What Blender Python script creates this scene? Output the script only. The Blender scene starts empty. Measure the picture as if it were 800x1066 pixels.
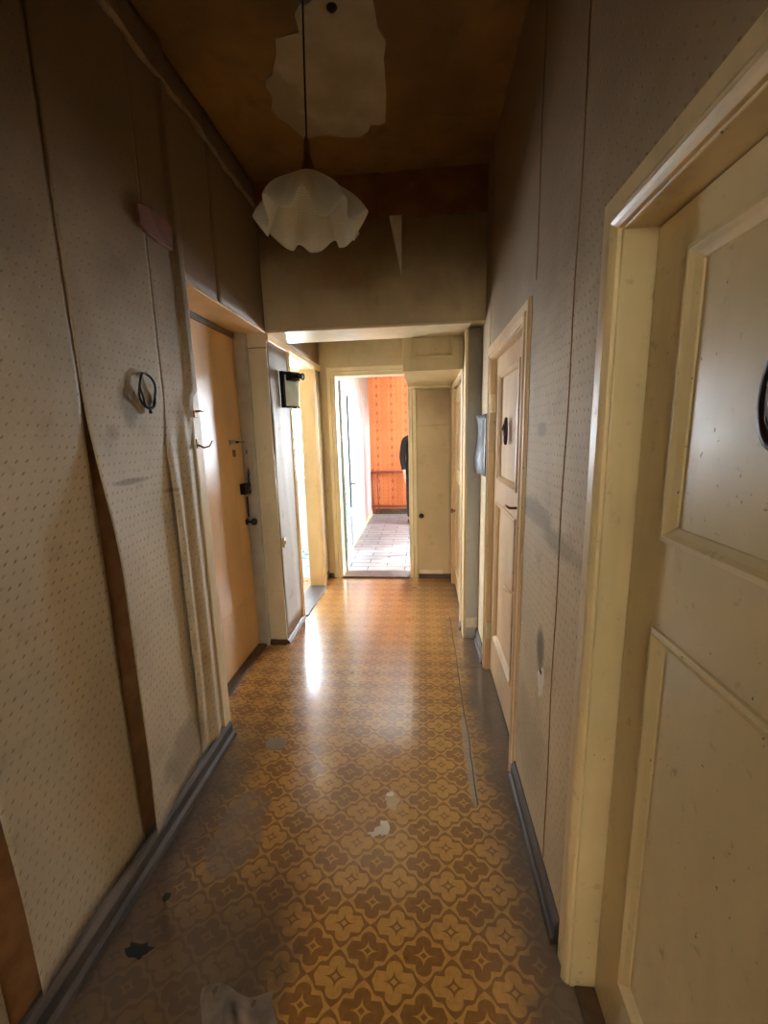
import bpy, bmesh, math, random
from mathutils import Vector, Matrix
random.seed(7)
S = bpy.context.scene
C = S.collection
PI = math.pi

# ------------------------------------------------------------------ camera
YAW, PITCH, ROLL, F, CH = 0.09396, 0.18440, -0.02519, 439.6, 1.5
cy_, sy_, cp_, sp_ = math.cos(YAW), math.sin(YAW), math.cos(PITCH), math.sin(PITCH)
fwd = Vector((-sy_*cp_, cy_*cp_, -sp_)); rt = Vector((cy_, sy_, 0)); up = rt.cross(fwd)
r2 = rt*math.cos(ROLL) + up*math.sin(ROLL); u2 = up*math.cos(ROLL) - rt*math.sin(ROLL)
cam = bpy.data.cameras.new('camera'); co = bpy.data.objects.new('camera', cam); C.objects.link(co)
cam.sensor_fit = 'VERTICAL'; cam.sensor_height = 36; cam.lens = F/1066*36; cam.clip_start = 0.02
M = Matrix((r2, u2, -fwd)).transposed().to_4x4(); M.translation = Vector((0, 0, CH)); co.matrix_world = M
S.camera = co

# ------------------------------------------------------------------ node expressions
class E:
    def __init__(s, nt, v): s.nt, s.v = nt, v
    def _m(s, op, *a):
        n = s.nt.nodes.new('ShaderNodeMath'); n.operation = op
        for i, x in enumerate((s,)+a):
            if isinstance(x, E): s.nt.links.new(x.v, n.inputs[i])
            else: n.inputs[i].default_value = x
        return E(s.nt, n.outputs[0])
    def __add__(s, o): return s._m('ADD', o)
    def __radd__(s, o): return s._m('ADD', o)
    def __sub__(s, o): return s._m('SUBTRACT', o)
    def __rsub__(s, o): return (s*-1)+o
    def __mul__(s, o): return s._m('MULTIPLY', o)
    def __rmul__(s, o): return s._m('MULTIPLY', o)
    def __truediv__(s, o): return s._m('DIVIDE', o)
    def abs(s): return s._m('ABSOLUTE')
    def round(s): return s._m('ROUND')
    def floor(s): return s._m('FLOOR')
    def sqrt(s): return s._m('SQRT')
    def max(s, o): return s._m('MAXIMUM', o)
    def min(s, o): return s._m('MINIMUM', o)
    def lt(s, o): return s._m('LESS_THAN', o)
    def gt(s, o): return s._m('GREATER_THAN', o)
    def pow(s, o): return s._m('POWER', o)
    def sin(s): return s._m('SINE')
    def clamp(s): return s.max(0.0).min(1.0)
    def step(s, a, b):      # smooth ramp a..b -> 0..1
        n = s.nt.nodes.new('ShaderNodeMapRange'); n.interpolation_type = 'SMOOTHSTEP'
        s.nt.links.new(s.v, n.inputs[0]); n.inputs[1].default_value = a; n.inputs[2].default_value = b
        if a > b:
            n.inputs[1].default_value = b; n.inputs[2].default_value = a; n.inputs[3].default_value = 1; n.inputs[4].default_value = 0
        return E(s.nt, n.outputs[0])

class Mat:
    def __init__(s, name, rough=.6, spec=.5):
        s.m = bpy.data.materials.new(name); s.m.use_nodes = True; s.nt = s.m.node_tree
        s.b = s.nt.nodes['Principled BSDF']; s.b.inputs['Roughness'].default_value = rough
        s.b.inputs['Specular IOR Level'].default_value = spec
        s.tc = s.nt.nodes.new('ShaderNodeTexCoord'); s.P = s.tc.outputs['Object']
        sp = s.nt.nodes.new('ShaderNodeSeparateXYZ'); s.nt.links.new(s.P, sp.inputs[0])
        s.x, s.y, s.z = (E(s.nt, o) for o in sp.outputs)
    def noise(s, scale, detail=3, rough=.55, stretch=(1,1,1), off=(0,0,0)):
        mp = s.nt.nodes.new('ShaderNodeMapping'); s.nt.links.new(s.P, mp.inputs[0])
        mp.inputs['Scale'].default_value = stretch; mp.inputs['Location'].default_value = off
        n = s.nt.nodes.new('ShaderNodeTexNoise'); s.nt.links.new(mp.outputs[0], n.inputs['Vector'])
        n.inputs['Scale'].default_value = scale; n.inputs['Detail'].default_value = detail; n.inputs['Roughness'].default_value = rough
        return E(s.nt, n.outputs[0])
    def voro(s, scale, feature='F1'):
        n = s.nt.nodes.new('ShaderNodeTexVoronoi'); s.nt.links.new(s.P, n.inputs['Vector']); n.inputs['Scale'].default_value = scale
        return E(s.nt, n.outputs['Distance'])
    def white(s, a, b):
        c = s.nt.nodes.new('ShaderNodeCombineXYZ'); s.nt.links.new(a.v, c.inputs[0]); s.nt.links.new(b.v, c.inputs[1])
        n = s.nt.nodes.new('ShaderNodeTexWhiteNoise'); n.noise_dimensions = '2D'; s.nt.links.new(c.outputs[0], n.inputs['Vector'])
        return E(s.nt, n.outputs['Value'])
    def rgb(s, c):
        n = s.nt.nodes.new('ShaderNodeRGB'); n.outputs[0].default_value = (*c, 1); return n.outputs[0]
    def mix(s, f, a, b, mode='MIX'):
        n = s.nt.nodes.new('ShaderNodeMix'); n.data_type = 'RGBA'; n.blend_type = mode
        if isinstance(f, E): s.nt.links.new(f.v, n.inputs[0])
        else: n.inputs[0].default_value = f
        for i, c in ((6, a), (7, b)):
            if isinstance(c, tuple): n.inputs[i].default_value = (*c, 1)
            else: s.nt.links.new(c, n.inputs[i])
        return n.outputs[2]
    def color(s, c):
        if isinstance(c, tuple): s.b.inputs['Base Color'].default_value = (*c, 1)
        else: s.nt.links.new(c, s.b.inputs['Base Color'])
        return s
    def rough(s, e): s.nt.links.new(e.v, s.b.inputs['Roughness']); return s
    def bump(s, e, strength=.3, dist=.002):
        n = s.nt.nodes.new('ShaderNodeBump'); s.nt.links.new(e.v, n.inputs['Height'])
        n.inputs['Strength'].default_value = strength; n.inputs['Distance'].default_value = dist
        s.nt.links.new(n.outputs[0], s.b.inputs['Normal']); return s

def plain(name, c, rough=.6, metal=0, spec=.5, var=.12):
    m = Mat(name, rough, spec); m.b.inputs['Metallic'].default_value = metal
    n = m.noise(14, 3)
    m.color(m.mix(n.step(.3, .75), tuple(v*(1-var) for v in c), tuple(v*(1+var) for v in c)))
    return m.m

def paint(name, c, rough=.3, grime=.5, gcol=(.10, .065, .03), streak=.35, bmp=.35):
    """old gloss paint: uneven yellowing, drips, specks, rubbed dirt"""
    m = Mat(name, rough, .5)
    big = m.noise(3.0, 4, .6, (1, 1, .5)); fine = m.noise(28, 4, .6); st = m.noise(9, 3, .6, (1, 1, .12), (3, 1, 0))
    col = m.mix(big.step(.3, .7), tuple(v*.86 for v in c), tuple(min(1, v*1.08) for v in c))
    col = m.mix(st.step(.52, .8)*streak, col, tuple(v*.62 for v in c))
    col = m.mix(fine.step(.60, .82)*grime*.6, col, gcol)
    sp = m.noise(75, 2, .5).step(.70, .76)*m.noise(6, 2).step(.45, .6)
    col = m.mix(sp*grime, col, gcol)
    m.color(col); m.rough(fine*(.25*bmp/.35)+(rough-.1*bmp/.35))
    m.bump(m.noise(11, 4)*1.0+fine*.3*(bmp/.35), bmp, .0025)
    return m.m

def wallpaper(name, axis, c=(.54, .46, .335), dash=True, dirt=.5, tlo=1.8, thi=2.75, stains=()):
    m = Mat(name, .62, .35)
    a = m.y if axis == 'X' else m.x
    z = m.z
    wob = m.noise(5, 2)*.03
    v = z/.030; row = v.floor(); u = a/.027 + row*.5 + m.noise(2.0, 2)*1.2; cu = u.floor()
    rnd = m.white(cu, row)
    fu = u-cu-.5+(rnd-.5)*.25; fv = v-row-.5+(rnd-.5)*.2
    s1 = fu*.8+fv*.6; s2 = fv*.8-fu*.6
    mask = (((s1/.24).abs().pow(2.0)+(s2/.095).abs().pow(2.0))).step(1.2, .5)*(rnd*.6+.4)
    big = m.noise(1.8, 4, .6, (1, 1, .6)); mid = m.noise(7, 4, .65); fine = m.noise(120, 2)
    col = m.mix(big.step(.3, .72), tuple(x*.84 for x in c), tuple(x*1.1 for x in c))
    col = m.mix(mid.step(.55, .8)*dirt, col, (c[0]*.50, c[1]*.42, c[2]*.34))
    col = m.mix(fine.step(.35, .7)*.14, col, tuple(x*.6 for x in c))
    if dash: col = m.mix(mask*.85, col, (c[0]*.36, c[1]*.32, c[2]*.30))
    for (sa, sz, ra, rz, st) in stains:
        q = ((a-sa)/ra).pow(2.0)+((z-sz)/rz).pow(2.0)+(mid-.5)*2.2
        col = m.mix(q.step(1.2, .1)*st, col, (.075, .050, .030))
    # nicotine stain and upper-wall shade painted into the colour, with an uneven edge
    upper_dark = (z + m.noise(2.2, 4, .6)*.9).step(tlo, thi)
    col = m.mix(upper_dark*.92, col, (c[0]*.28, c[1]*.20, c[2]*.115))
    m.color(col)
    m.bump(m.noise(90, 2)*.6+mid*.8+(mask*-1.0), .5, .002)
    return m.m

# ------------------------------------------------------------------ materials
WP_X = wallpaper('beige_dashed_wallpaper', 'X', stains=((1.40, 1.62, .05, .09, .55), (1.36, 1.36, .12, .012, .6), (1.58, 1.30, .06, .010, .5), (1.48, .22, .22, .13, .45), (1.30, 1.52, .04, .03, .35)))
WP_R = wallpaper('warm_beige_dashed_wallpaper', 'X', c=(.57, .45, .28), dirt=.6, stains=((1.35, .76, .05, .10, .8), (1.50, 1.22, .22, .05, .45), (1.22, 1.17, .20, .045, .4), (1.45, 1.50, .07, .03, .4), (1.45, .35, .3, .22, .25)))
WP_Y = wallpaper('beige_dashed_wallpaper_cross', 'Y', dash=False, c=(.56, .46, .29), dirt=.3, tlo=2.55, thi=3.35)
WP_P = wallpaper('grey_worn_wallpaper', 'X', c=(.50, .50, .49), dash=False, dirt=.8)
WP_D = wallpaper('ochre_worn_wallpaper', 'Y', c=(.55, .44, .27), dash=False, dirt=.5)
CREAM = paint('aged_cream_gloss', (.64, .50, .27), .32, .9, streak=.6)
CREAM_L = paint('pale_cream_gloss', (.74, .64, .43), .35, .4)
CREAM_G = paint('greenish_cream_gloss', (.61, .49, .27), .32, .95, streak=.6)
PEACH = paint('peach_cream_gloss', (.68, .49, .28), .33, 1.0, streak=.6)
TAN = paint('tan_door_gloss', (.64, .40, .18), .30, .0, streak=.6, bmp=.08)
PIER = paint('white_cream_gloss', (.70, .65, .50), .35, .9)
REVEAL = paint('orange_cream_gloss', (.74, .53, .27), .35, .3)
WHITEP = paint('white_gloss', (.36, .44, .46), .25, .2)
DARKM = plain('blackened_metal', (.018, .016, .014), .45, .6)
BRASS = plain('tarnished_brass', (.22, .13, .06), .4, .9)
STEEL = plain('dull_steel', (.45, .42, .36), .4, .9)
BASE = Mat('grey_brown_baseboard_paint', .55)
_n = BASE.noise(10, 4, .6, (1, .25, 1)); BASE.color(BASE.mix(_n.step(.35, .7), (.040, .030, .026), (.115, .092, .080))); BASE.bump(_n, .5, .004); BASE = BASE.m
BASEB = plain('brown_baseboard_paint', (.085, .045, .025), .45, var=.35)
BARE = plain('bare_brown_plaster', (.27, .13, .05), .85, var=.2)
PLASTER = plain('white_plaster', (.72, .66, .56), .9)
PAPEREDGE = plain('torn_paper_edge', (.75, .62, .45), .8)
BRICK = plain('brick_red_paint', (.16, .055, .03), .7, var=.3)
MAHOG = plain('dark_mahogany_lacquer', (.032, .010, .008), .32, var=.5)
BACKING = plain('dark_backing', (.05, .045, .04), .9)

def lino():
    m = Mat('patterned_lino', .22, .4)
    A, B = .165, .1325
    u = (m.x+.0085)/A; v = (m.y-.976)/B
    def f(uu, vv):
        au, av = uu.abs(), vv.abs()
        vert = ((au.pow(2.0)+(av-.225).max(0.0).pow(2.0)).sqrt())-.145
        hor = (av-.175).max((au+av*.42)-.385)
        return vert.min(hor)
    du, dv = u-u.round(), v-v.round()
    lu, lv = (u-.5)-(u-.5).round(), (v-.5)-(v-.5).round()
    fd, fl = f(du, dv), f(lu, lv)
    isd = fd.lt(fl)
    def star(uu, vv):
        au, av = uu.abs(), vv.abs()
        t = (au+.0001).sqrt()+(av+.0001).sqrt()
        return t.lt(.475)*(1-(au+av).lt(.062))
    # 1 = light tone, 0 = dark tone
    w = -.005
    dcell = fd.gt(w)._m('MAXIMUM', star(du, dv))
    lcell = 1-(fl.gt(w)._m('MAXIMUM', star(lu, lv)))
    val = isd*dcell+(1-isd)*lcell
    n1 = m.noise(60, 3); big = m.noise(1.6, 4, .6); mid = m.noise(6, 4, .65)
    light = m.mix(n1.step(.4, .7), (.52, .285, .080), (.44, .235, .062))
    dark = m.mix(n1.step(.4, .7), (.22, .100, .024), (.26, .125, .032))
    col = m.mix(val, dark, light)
    wear = mid.step(.5, .85)
    col = m.mix(wear*.35, col, (.36, .21, .08))
    col = m.mix((m.y+m.noise(3, 3)*.8).step(2.3, 3.6)*.45, col, (.33, .145, .06))
    # walked-in grime along the skirtings, with ragged edges
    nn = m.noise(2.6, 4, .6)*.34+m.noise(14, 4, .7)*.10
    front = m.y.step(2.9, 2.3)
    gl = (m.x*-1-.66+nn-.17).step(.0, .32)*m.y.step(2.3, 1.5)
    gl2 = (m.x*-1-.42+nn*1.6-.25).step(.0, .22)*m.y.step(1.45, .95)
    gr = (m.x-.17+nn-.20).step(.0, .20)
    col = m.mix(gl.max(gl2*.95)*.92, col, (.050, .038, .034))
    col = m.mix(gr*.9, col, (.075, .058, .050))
    # faded trodden marks
    def spot(cx, cy, rx, ry, n=.35, a=30):
        q = (((m.x-cx)/rx).pow(2.0)+((m.y-cy)/ry).pow(2.0))
        return (q+(m.noise(a, 3)-.5)*n*4).step(1.1, .6)
    col = m.mix(spot(-.72, 1.33, .10, .20, .5, 6)*.7, col, (.13, .10, .095))
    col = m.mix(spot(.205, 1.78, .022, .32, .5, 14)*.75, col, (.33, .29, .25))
    col = m.mix(spot(-.135, 1.50, .035, .05, 1.0, 40)*.8, col, (.62, .48, .28))
    # seam crack on the right
    sx = (m.x-(.213+(m.noise(3, 2)-.5)*.03)).abs().lt(.0035)*m.y.gt(1.5)*m.y.lt(3.3)
    col = m.mix(sx*.85, col, (.03, .018, .012))
    sy = (m.y-2.53-(m.noise(8, 2)-.5)*.02).abs().lt(.004)*m.x.gt(.21)
    col = m.mix(sy*.85, col, (.03, .018, .012))
    m.b.inputs['Coat Weight'].default_value = .85; m.b.inputs['Coat IOR'].default_value = 1.85; m.b.inputs['Coat Roughness'].default_value = .15
    m.color(col)
    m.rough((mid*.22+.20)+gl*.15+gr*.15)
    m.bump(m.noise(3.5, 3)*3.0+m.noise(18, 3)*.5+n1*.06, .25, .004)
    return m.m
LINO = lino()

def ceil_mat():
    m = Mat('browned_ceiling_paint', .75, .3)
    n = m.noise(1.6, 5, .6); n2 = m.noise(9, 4, .6)
    col = m.mix(n.step(.3, .7), (.15, .078, .020), (.27, .145, .040))
    col = m.mix(n2.step(.5, .8)*.5, col, (.09, .05, .016))
    m.color(col); m.bump(n2+n*2, .4, .006); return m.m
CEIL = ceil_mat()
def band_mat():
    m = Mat('brown_frieze_paint', .8, .3); n = m.noise(5, 4)
    m.color(m.mix(n.step(.3, .7), (.17, .075, .022), (.26, .125, .04))); return m.m
BAND = band_mat()
def patch_mat():
    m = Mat('bare_ceiling_plaster', .9, .2); n = m.noise(4, 4, .6)
    sub = (m.noise(5, 3)*.25+(m.x*-1)+m.y*.35).step(1.42, 1.46)
    col = m.mix(n.step(.3, .7), (.32, .27, .18), (.42, .36, .26))
    m.color(m.mix(sub*.5, col, (.24, .17, .09))); m.bump(n, .3, .004); return m.m
CPATCH = patch_mat()
def orange_wp():
    m = Mat('orange_ornament_wallpaper', .7, .3)
    u = (m.x+.04)/.26; v = m.z/.155
    fu, fv = u-u.round(), v-v.round(); fv2 = (v-.5)-(v-.5).round()
    med = (((fu/.10).pow(2.0)+(fv/.26).pow(2.0))).step(1.0, .6)
    ring = ((((fu/.26).pow(2.0)+(fv2/.46).pow(2.0)).sqrt()-.9).abs()).step(.16, .04)
    st = ((fu.abs()-.33).abs()).step(.035, .015)
    ft = (m.z*90).sin()*.5+.5
    col = m.mix(m.noise(3, 3).step(.3, .7), (.55, .150, .045), (.60, .19, .06))
    col = m.mix(ring*.45, col, (.66, .27, .11))
    col = m.mix(st*ft*.5, col, (.36, .08, .025))
    col = m.mix(med*.75, col, (.32, .055, .02))
    m.color(col); return m.m
ORANGE = orange_wp()
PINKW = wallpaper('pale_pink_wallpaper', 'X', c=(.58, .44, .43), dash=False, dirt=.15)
def parquet():
    m = Mat('worn_grey_parquet', .30, .5)
    n = m.nt.nodes.new('ShaderNodeTexBrick')
    mp = m.nt.nodes.new('ShaderNodeMapping'); m.nt.links.new(m.P, mp.inputs[0]); m.nt.links.new(mp.outputs[0], n.inputs[0])
    n.inputs['Scale'].default_value = 1; n.inputs['Brick Width'].default_value = .42; n.inputs['Row Height'].default_value = .14
    n.inputs['Mortar Size'].default_value = .007; n.inputs['Color1'].default_value = (.30, .30, .31, 1); n.inputs['Color2'].default_value = (.22, .22, .23, 1)
    n.inputs['Mortar'].default_value = (.04, .04, .05, 1)
    w = m.noise(5, 4, .65)
    m.color(m.mix(w.step(.45, .75)*.6, n.outputs[0], (.40, .40, .40))); m.bump(w, .3, .003); return m.m
PARQ = parquet()
def kfloor():
    m = Mat('teal_patterned_kitchen_floor', .25, .5); v = m.noise(9, 4, .7)
    m.color(m.mix(v.step(.42, .55), (.10, .24, .25), (.66, .64, .58))); return m.m
KFLOOR = kfloor()
WHITEW = plain('white_distemper', (.78, .76, .70), .9, var=.05)
KITW = plain('kitchen_distemper', (.50, .50, .47), .9, var=.08)
TANW = plain('tan_distemper', (.46, .33, .19), .9, var=.08)
FARW = plain('ochre_upper_wall', (.50, .26, .13), .9)
def glass_mat():
    m = bpy.data.materials.new('window_glass'); m.use_nodes = True; nt = m.node_tree
    for n in list(nt.nodes):
        if n.type == 'BSDF_PRINCIPLED': nt.nodes.remove(n)
    o = [n for n in nt.nodes if n.type == 'OUTPUT_MATERIAL'][0]
    t = nt.nodes.new('ShaderNodeBsdfTransparent'); g = nt.nodes.new('ShaderNodeBsdfGlossy'); g.inputs['Roughness'].default_value = .03
    f = nt.nodes.new('ShaderNodeFresnel'); f.inputs[0].default_value = 1.35
    x = nt.nodes.new('ShaderNodeMixShader'); nt.links.new(f.outputs[0], x.inputs[0]); nt.links.new(t.outputs[0], x.inputs[1]); nt.links.new(g.outputs[0], x.inputs[2])
    nt.links.new(x.outputs[0], o.inputs[0]); return m
GLASS = glass_mat()
def frosted():
    m = Mat('frosted_ribbed_glass', .3, .6); m.b.inputs['Transmission Weight'].default_value = .35
    m.b.inputs['Base Color'].default_value = (.80, .80, .70, 1); m.b.inputs['IOR'].default_value = 1.3
    w = (m.z*900+m.noise(9, 2)*16).sin(); m.bump(w, .25, .001)
    m.color(m.mix(w.step(-.2, .8), (.74, .72, .60), (.88, .86, .75))); return m.m
SHADE = frosted()

# ------------------------------------------------------------------ mesh helpers
def link_mesh(name, bm, mat, parent=None, bevel=0, smooth=False, solid=0):
    bmesh.ops.recalc_face_normals(bm, faces=bm.faces)
    me = bpy.data.meshes.new(name); bm.to_mesh(me); bm.free()
    if smooth:
        for p in me.polygons: p.use_smooth = True
    for mm in (mat if isinstance(mat, list) else [mat]): me.materials.append(mm)
    o = bpy.data.objects.new(name, me); C.objects.link(o)
    if parent: o.parent = parent
    if solid:
        md = o.modifiers.new('thickness', 'SOLIDIFY'); md.thickness = solid; md.offset = 0
    if bevel:
        md = o.modifiers.new('bevel', 'BEVEL'); md.width = bevel; md.segments = 2; md.limit_method = 'ANGLE'; md.angle_limit = .6
    return o
def box(bm, x0, x1, y0, y1, z0, z1, mi=0):
    v = [bm.verts.new(p) for p in ((x0,y0,z0),(x1,y0,z0),(x1,y1,z0),(x0,y1,z0),(x0,y0,z1),(x1,y0,z1),(x1,y1,z1),(x0,y1,z1))]
    for f in ((0,3,2,1),(4,5,6,7),(0,1,5,4),(1,2,6,5),(2,3,7,6),(3,0,4,7)):
        fc = bm.faces.new([v[i] for i in f]); fc.material_index = mi
def boxes(name, lst, mat, parent=None, bevel=0):
    bm = bmesh.new()
    for b in lst: box(bm, *b)
    return link_mesh(name, bm, mat, parent, bevel)
def tube_bm(bm, pts, r, seg=8, closed=False, cap=True):
    pts = [Vector(p) for p in pts]; n = len(pts); rings = []
    rr = r if isinstance(r, (list, tuple)) else [r]*n
    prev = None
    for i, p in enumerate(pts):
        if closed: t = (pts[(i+1) % n]-pts[i-1])
        else: t = pts[min(i+1, n-1)]-pts[max(i-1, 0)]
        t.normalize()
        a = prev - t*prev.dot(t) if prev else t.orthogonal()
        if a.length < 1e-6: a = t.orthogonal()
        a.normalize(); prev = a; b = t.cross(a)
        rings.append([bm.verts.new(p+(a*math.cos(2*PI*k/seg)+b*math.sin(2*PI*k/seg))*rr[i]) for k in range(seg)])
    for i in range(n if closed else n-1):
        A, B = rings[i], rings[(i+1) % n]
        for k in range(seg): bm.faces.new((A[k], A[(k+1) % seg], B[(k+1) % seg], B[k]))
    if not closed and cap: bm.faces.new(rings[0]); bm.faces.new(rings[-1][::-1])
def tube(name, pts, r, mat, parent=None, seg=8, closed=False):
    bm = bmesh.new(); tube_bm(bm, pts, r, seg, closed); return link_mesh(name, bm, mat, parent, smooth=True)
def lathe_bm(bm, prof, axis='Z', seg=24, c=(0,0,0)):
    rings = []
    for r, h in prof:
        ring = []
        for k in range(seg):
            a = 2*PI*k/seg; x, y = r*math.cos(a), r*math.sin(a)
            p = {'Z': (x, y, h), 'X': (h, x, y), 'Y': (x, h, y)}[axis]
            ring.append(bm.verts.new((p[0]+c[0], p[1]+c[1], p[2]+c[2])))
        rings.append(ring)
    for A, B in zip(rings, rings[1:]):
        for k in range(seg): bm.faces.new((A[k], A[(k+1) % seg], B[(k+1) % seg], B[k]))
    bm.faces.new(rings[0]); bm.faces.new(rings[-1][::-1])
def lathe(name, prof, mat, parent=None, axis='Z', seg=24, c=(0,0,0)):
    bm = bmesh.new(); lathe_bm(bm, prof, axis, seg, c); return link_mesh(name, bm, mat, parent, smooth=True)
def tag(o, label=None, cat=None, group=None, kind=None):
    for k, v in (('label', label), ('category', cat), ('group', group), ('kind', kind)):
        if v: o[k] = v
    return o
def thing(name, label=None, cat=None, loc=(0,0,0), kind=None, group=None):
    o = bpy.data.objects.new(name, None); C.objects.link(o); o.location = loc; o.empty_display_size = .1
    return tag(o, label, cat, group, kind)
def struct(o, label=None): return tag(o, label, kind='structure')

# plane maps: (a along the wall, w out towards the viewer, z) -> world
def mapX(x0, s): return lambda a, w, z: (x0+s*w, a, z)
def mapY(y0, s): return lambda a, w, z: (a, y0+s*w, z)
def sweep_open(bm, mp, a0, a1, zt, prof, zb=0.0):
    cs = []
    for u, w in prof: cs.append([mp(a0-u, w, zb), mp(a0-u, w, zt+u), mp(a1+u, w, zt+u), mp(a1+u, w, zb)])
    V = [[bm.verts.new(p) for p in c] for c in cs]
    n = len(V)
    for j in range(3):
        for i in range(n): bm.faces.new((V[i][j], V[(i+1) % n][j], V[(i+1) % n][j+1], V[i][j+1]))
    bm.faces.new([v[0] for v in V]); bm.faces.new([v[3] for v in V][::-1])
def sweep_ring(bm, mp, a0, a1, z0, z1, prof):
    V = []
    for u, w in prof:
        V.append([bm.verts.new(mp(*p)) for p in ((a0+u, w, z0+u), (a1-u, w, z0+u), (a1-u, w, z1-u), (a0+u, w, z1-u))])
    for j in range(4):
        k = (j+1) % 4
        for A, B in zip(V, V[1:]): bm.faces.new((A[j], A[k], B[k], B[j]))
        bm.faces.new((V[-1][j], V[-1][k], V[0][k], V[0][j]))
def mbox(bm, mp, a0, a1, w0, w1, z0, z1):
    P = [mp(a, w, z) for a in (a0, a1) for w in (w0, w1) for z in (z0, z1)]
    xs, ys, zs = zip(*P); box(bm, min(xs), max(xs), min(ys), max(ys), min(zs), max(zs))

def casing(mp, a0, a1, zt, width, mat, parent, th=.022, zb=0.0, name='casing'):
    bm = bmesh.new(); w = width
    a0, a1, zt = a0-.004, a1+.004, zt+.004
    sweep_open(bm, mp, a0, a1, zt, [(0, -.012), (0, th*.62), (.012, th*.62), (.018, th*1.15), (.026, th*1.15), (.032, th*.72), (w*.9, th*.85), (w, th*.5), (w, -.012)], zb)
    return link_mesh(name, bm, mat, parent, bevel=.0015)
def leaf(mp, a0, a1, z0, z1, wf, panels, mat, parent, th=.04, pdepth=.014, name='door_leaf', fill=None):
    """stiles and rails around the panels; wf = w of the front face"""
    bm = bmesh.new(); zs = sorted({z0, z1} | {z for p in panels for z in p[2:4]})
    pa0, pa1 = panels[0][0], panels[0][1]
    mbox(bm, mp, a0, pa0, wf-th, wf, z0, z1); mbox(bm, mp, pa1, a1, wf-th, wf, z0, z1)
    last = z0
    for p in sorted(panels, key=lambda p: p[2]):
        mbox(bm, mp, pa0, pa1, wf-th, wf, last, p[2]); last = p[3]
    mbox(bm, mp, pa0, pa1, wf-th, wf, last, z1)
    lf = link_mesh(name, bm, mat, parent)
    for p in panels:
        bm = bmesh.new(); mbox(bm, mp, p[0]-.003, p[1]+.003, wf-th+.006, wf-pdepth, p[2]-.003, p[3]+.003)
        link_mesh('door_panel', bm, fill or mat, lf)
        bm = bmesh.new(); sweep_ring(bm, mp, p[0], p[1], p[2], p[3], [(-.014, -.001+wf), (-.012, wf+.006), (-.002, wf+.008), (.006, wf+.001), (.012, wf-.003), (.017, wf-pdepth+.003), (.020, wf-pdepth-.002), (-.004, wf-pdepth-.002)])
        link_mesh('panel_moulding', bm, mat, lf, bevel=.001)
    return lf

# ------------------------------------------------------------------ shell
ZC = 3.0
tag(struct(boxes('floor', [(-1.35, .7, -.6, 4.24, -.12, 0)], LINO)), 'patterned brown linoleum of the corridor')
struct(boxes('floor_kitchen', [(-3.1, -1.35, 2.75, 5.45, -.12, -.002), (-1.35,-1.0,4.24,5.45,-.12,-.002)], KFLOOR))
struct(boxes('floor_bedroom', [(-1.0, 2.6, 4.24, 8.0, -.12, -.001)], PARQ))
struct(boxes('floor_rear', [(-2.2, 1.8, -3.3, -.6, -.12, -.001)], PARQ))
fl = bpy.data.objects['floor']
ceil = struct(boxes('ceiling', [(-1.35, .8, -.6, 3.0, ZC, ZC+.12)], CEIL))
struct(boxes('ceiling_back_hall', [(-1.3, .8, 3.0, 4.4, 2.46, 2.6)], WHITEW))
struct(boxes('ceiling_kitchen', [(-3.1, -1.0, 2.75, 5.45, 2.75, 2.9)], WHITEW))
struct(boxes('ceiling_bedroom', [(-1.12, 2.6, 4.3, 8.0, 2.75, 2.9)], WHITEW))
struct(boxes('ceiling_rear', [(-2.3, 1.9, -3.4, -.6, 2.8, 2.95)], WHITEW))

# left wall: bare brown plaster core, covered by wallpaper strips further down
XL = -1.0
wl = struct(boxes('wall_left', [
    (-1.25, XL-.006, -.6, 1.84, 0, ZC), (-1.25, XL-.006, 1.84, 2.80, 2.15, ZC), (-1.25, XL-.004, 2.80, 3.02, 0, ZC),
    (-1.12, XL-.004, 3.02, 3.25, 0, ZC), (-1.12, XL-.004, 3.25, 3.97, 2.10, 2.6), (-1.12, XL-.004, 3.97, 4.24, 0, 2.6)], [BARE]))
struct(boxes('wall_leak_stop', [(-1.55, -1.5, 1.5, 3.02, 0, 2.4), (-1.5, -1.25, 1.5, 1.84, 0, 2.4), (-1.5, -1.25, 2.80, 3.02, 0, 2.4), (-1.5, -1.25, 1.84, 2.8, 2.2, 2.4)], BACKING))  # unseen box behind the entrance door, added to stop sky light leaking in
XR = .39
wr = struct(boxes('wall_right', [
    (XR, .66, .94, 1.70, 0, ZC), (XR, .66, -.6, .94, 1.885, ZC), (XR, .66, -.6, .10, 0, 1.885),
    (XR, .66, 1.70, 2.53, 1.90, ZC), (XR, .66, 2.53, 3.05, 0, ZC),
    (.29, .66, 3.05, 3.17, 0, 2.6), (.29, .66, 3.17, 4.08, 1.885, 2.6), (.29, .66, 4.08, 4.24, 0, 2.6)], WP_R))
struct(boxes('wall_post', [(.30, .39, 2.93, 3.05, 0, 2.15)], WP_P))
struct(boxes('trim_post_edge', [(.284, .302, 2.925, 3.05, .0, 2.15)], CREAM, bevel=.004))
struct(boxes('wall_right_backing', [(.66, .72, -.7, 4.4, 0, ZC)], BACKING))
# bulkhead beam
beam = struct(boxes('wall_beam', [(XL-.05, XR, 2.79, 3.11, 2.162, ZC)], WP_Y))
struct(boxes('trim_beam_soffit', [(XL-.0, .302, 2.785, 3.12, 2.148, 2.163)], CREAM_L, bevel=.003))
struct(boxes('trim_frieze', [(XL, XR, 2.782, 2.79, 2.755, ZC)], BAND))
# end wall
struct(boxes('wall_end', [(-1.12, -.86, 4.24, 4.40, 0, 2.9), (-.86, -.13, 4.24, 4.40, 2.07, 2.9), (-.13, .72, 4.24, 4.40, 0, 2.9)], WP_Y))
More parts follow.
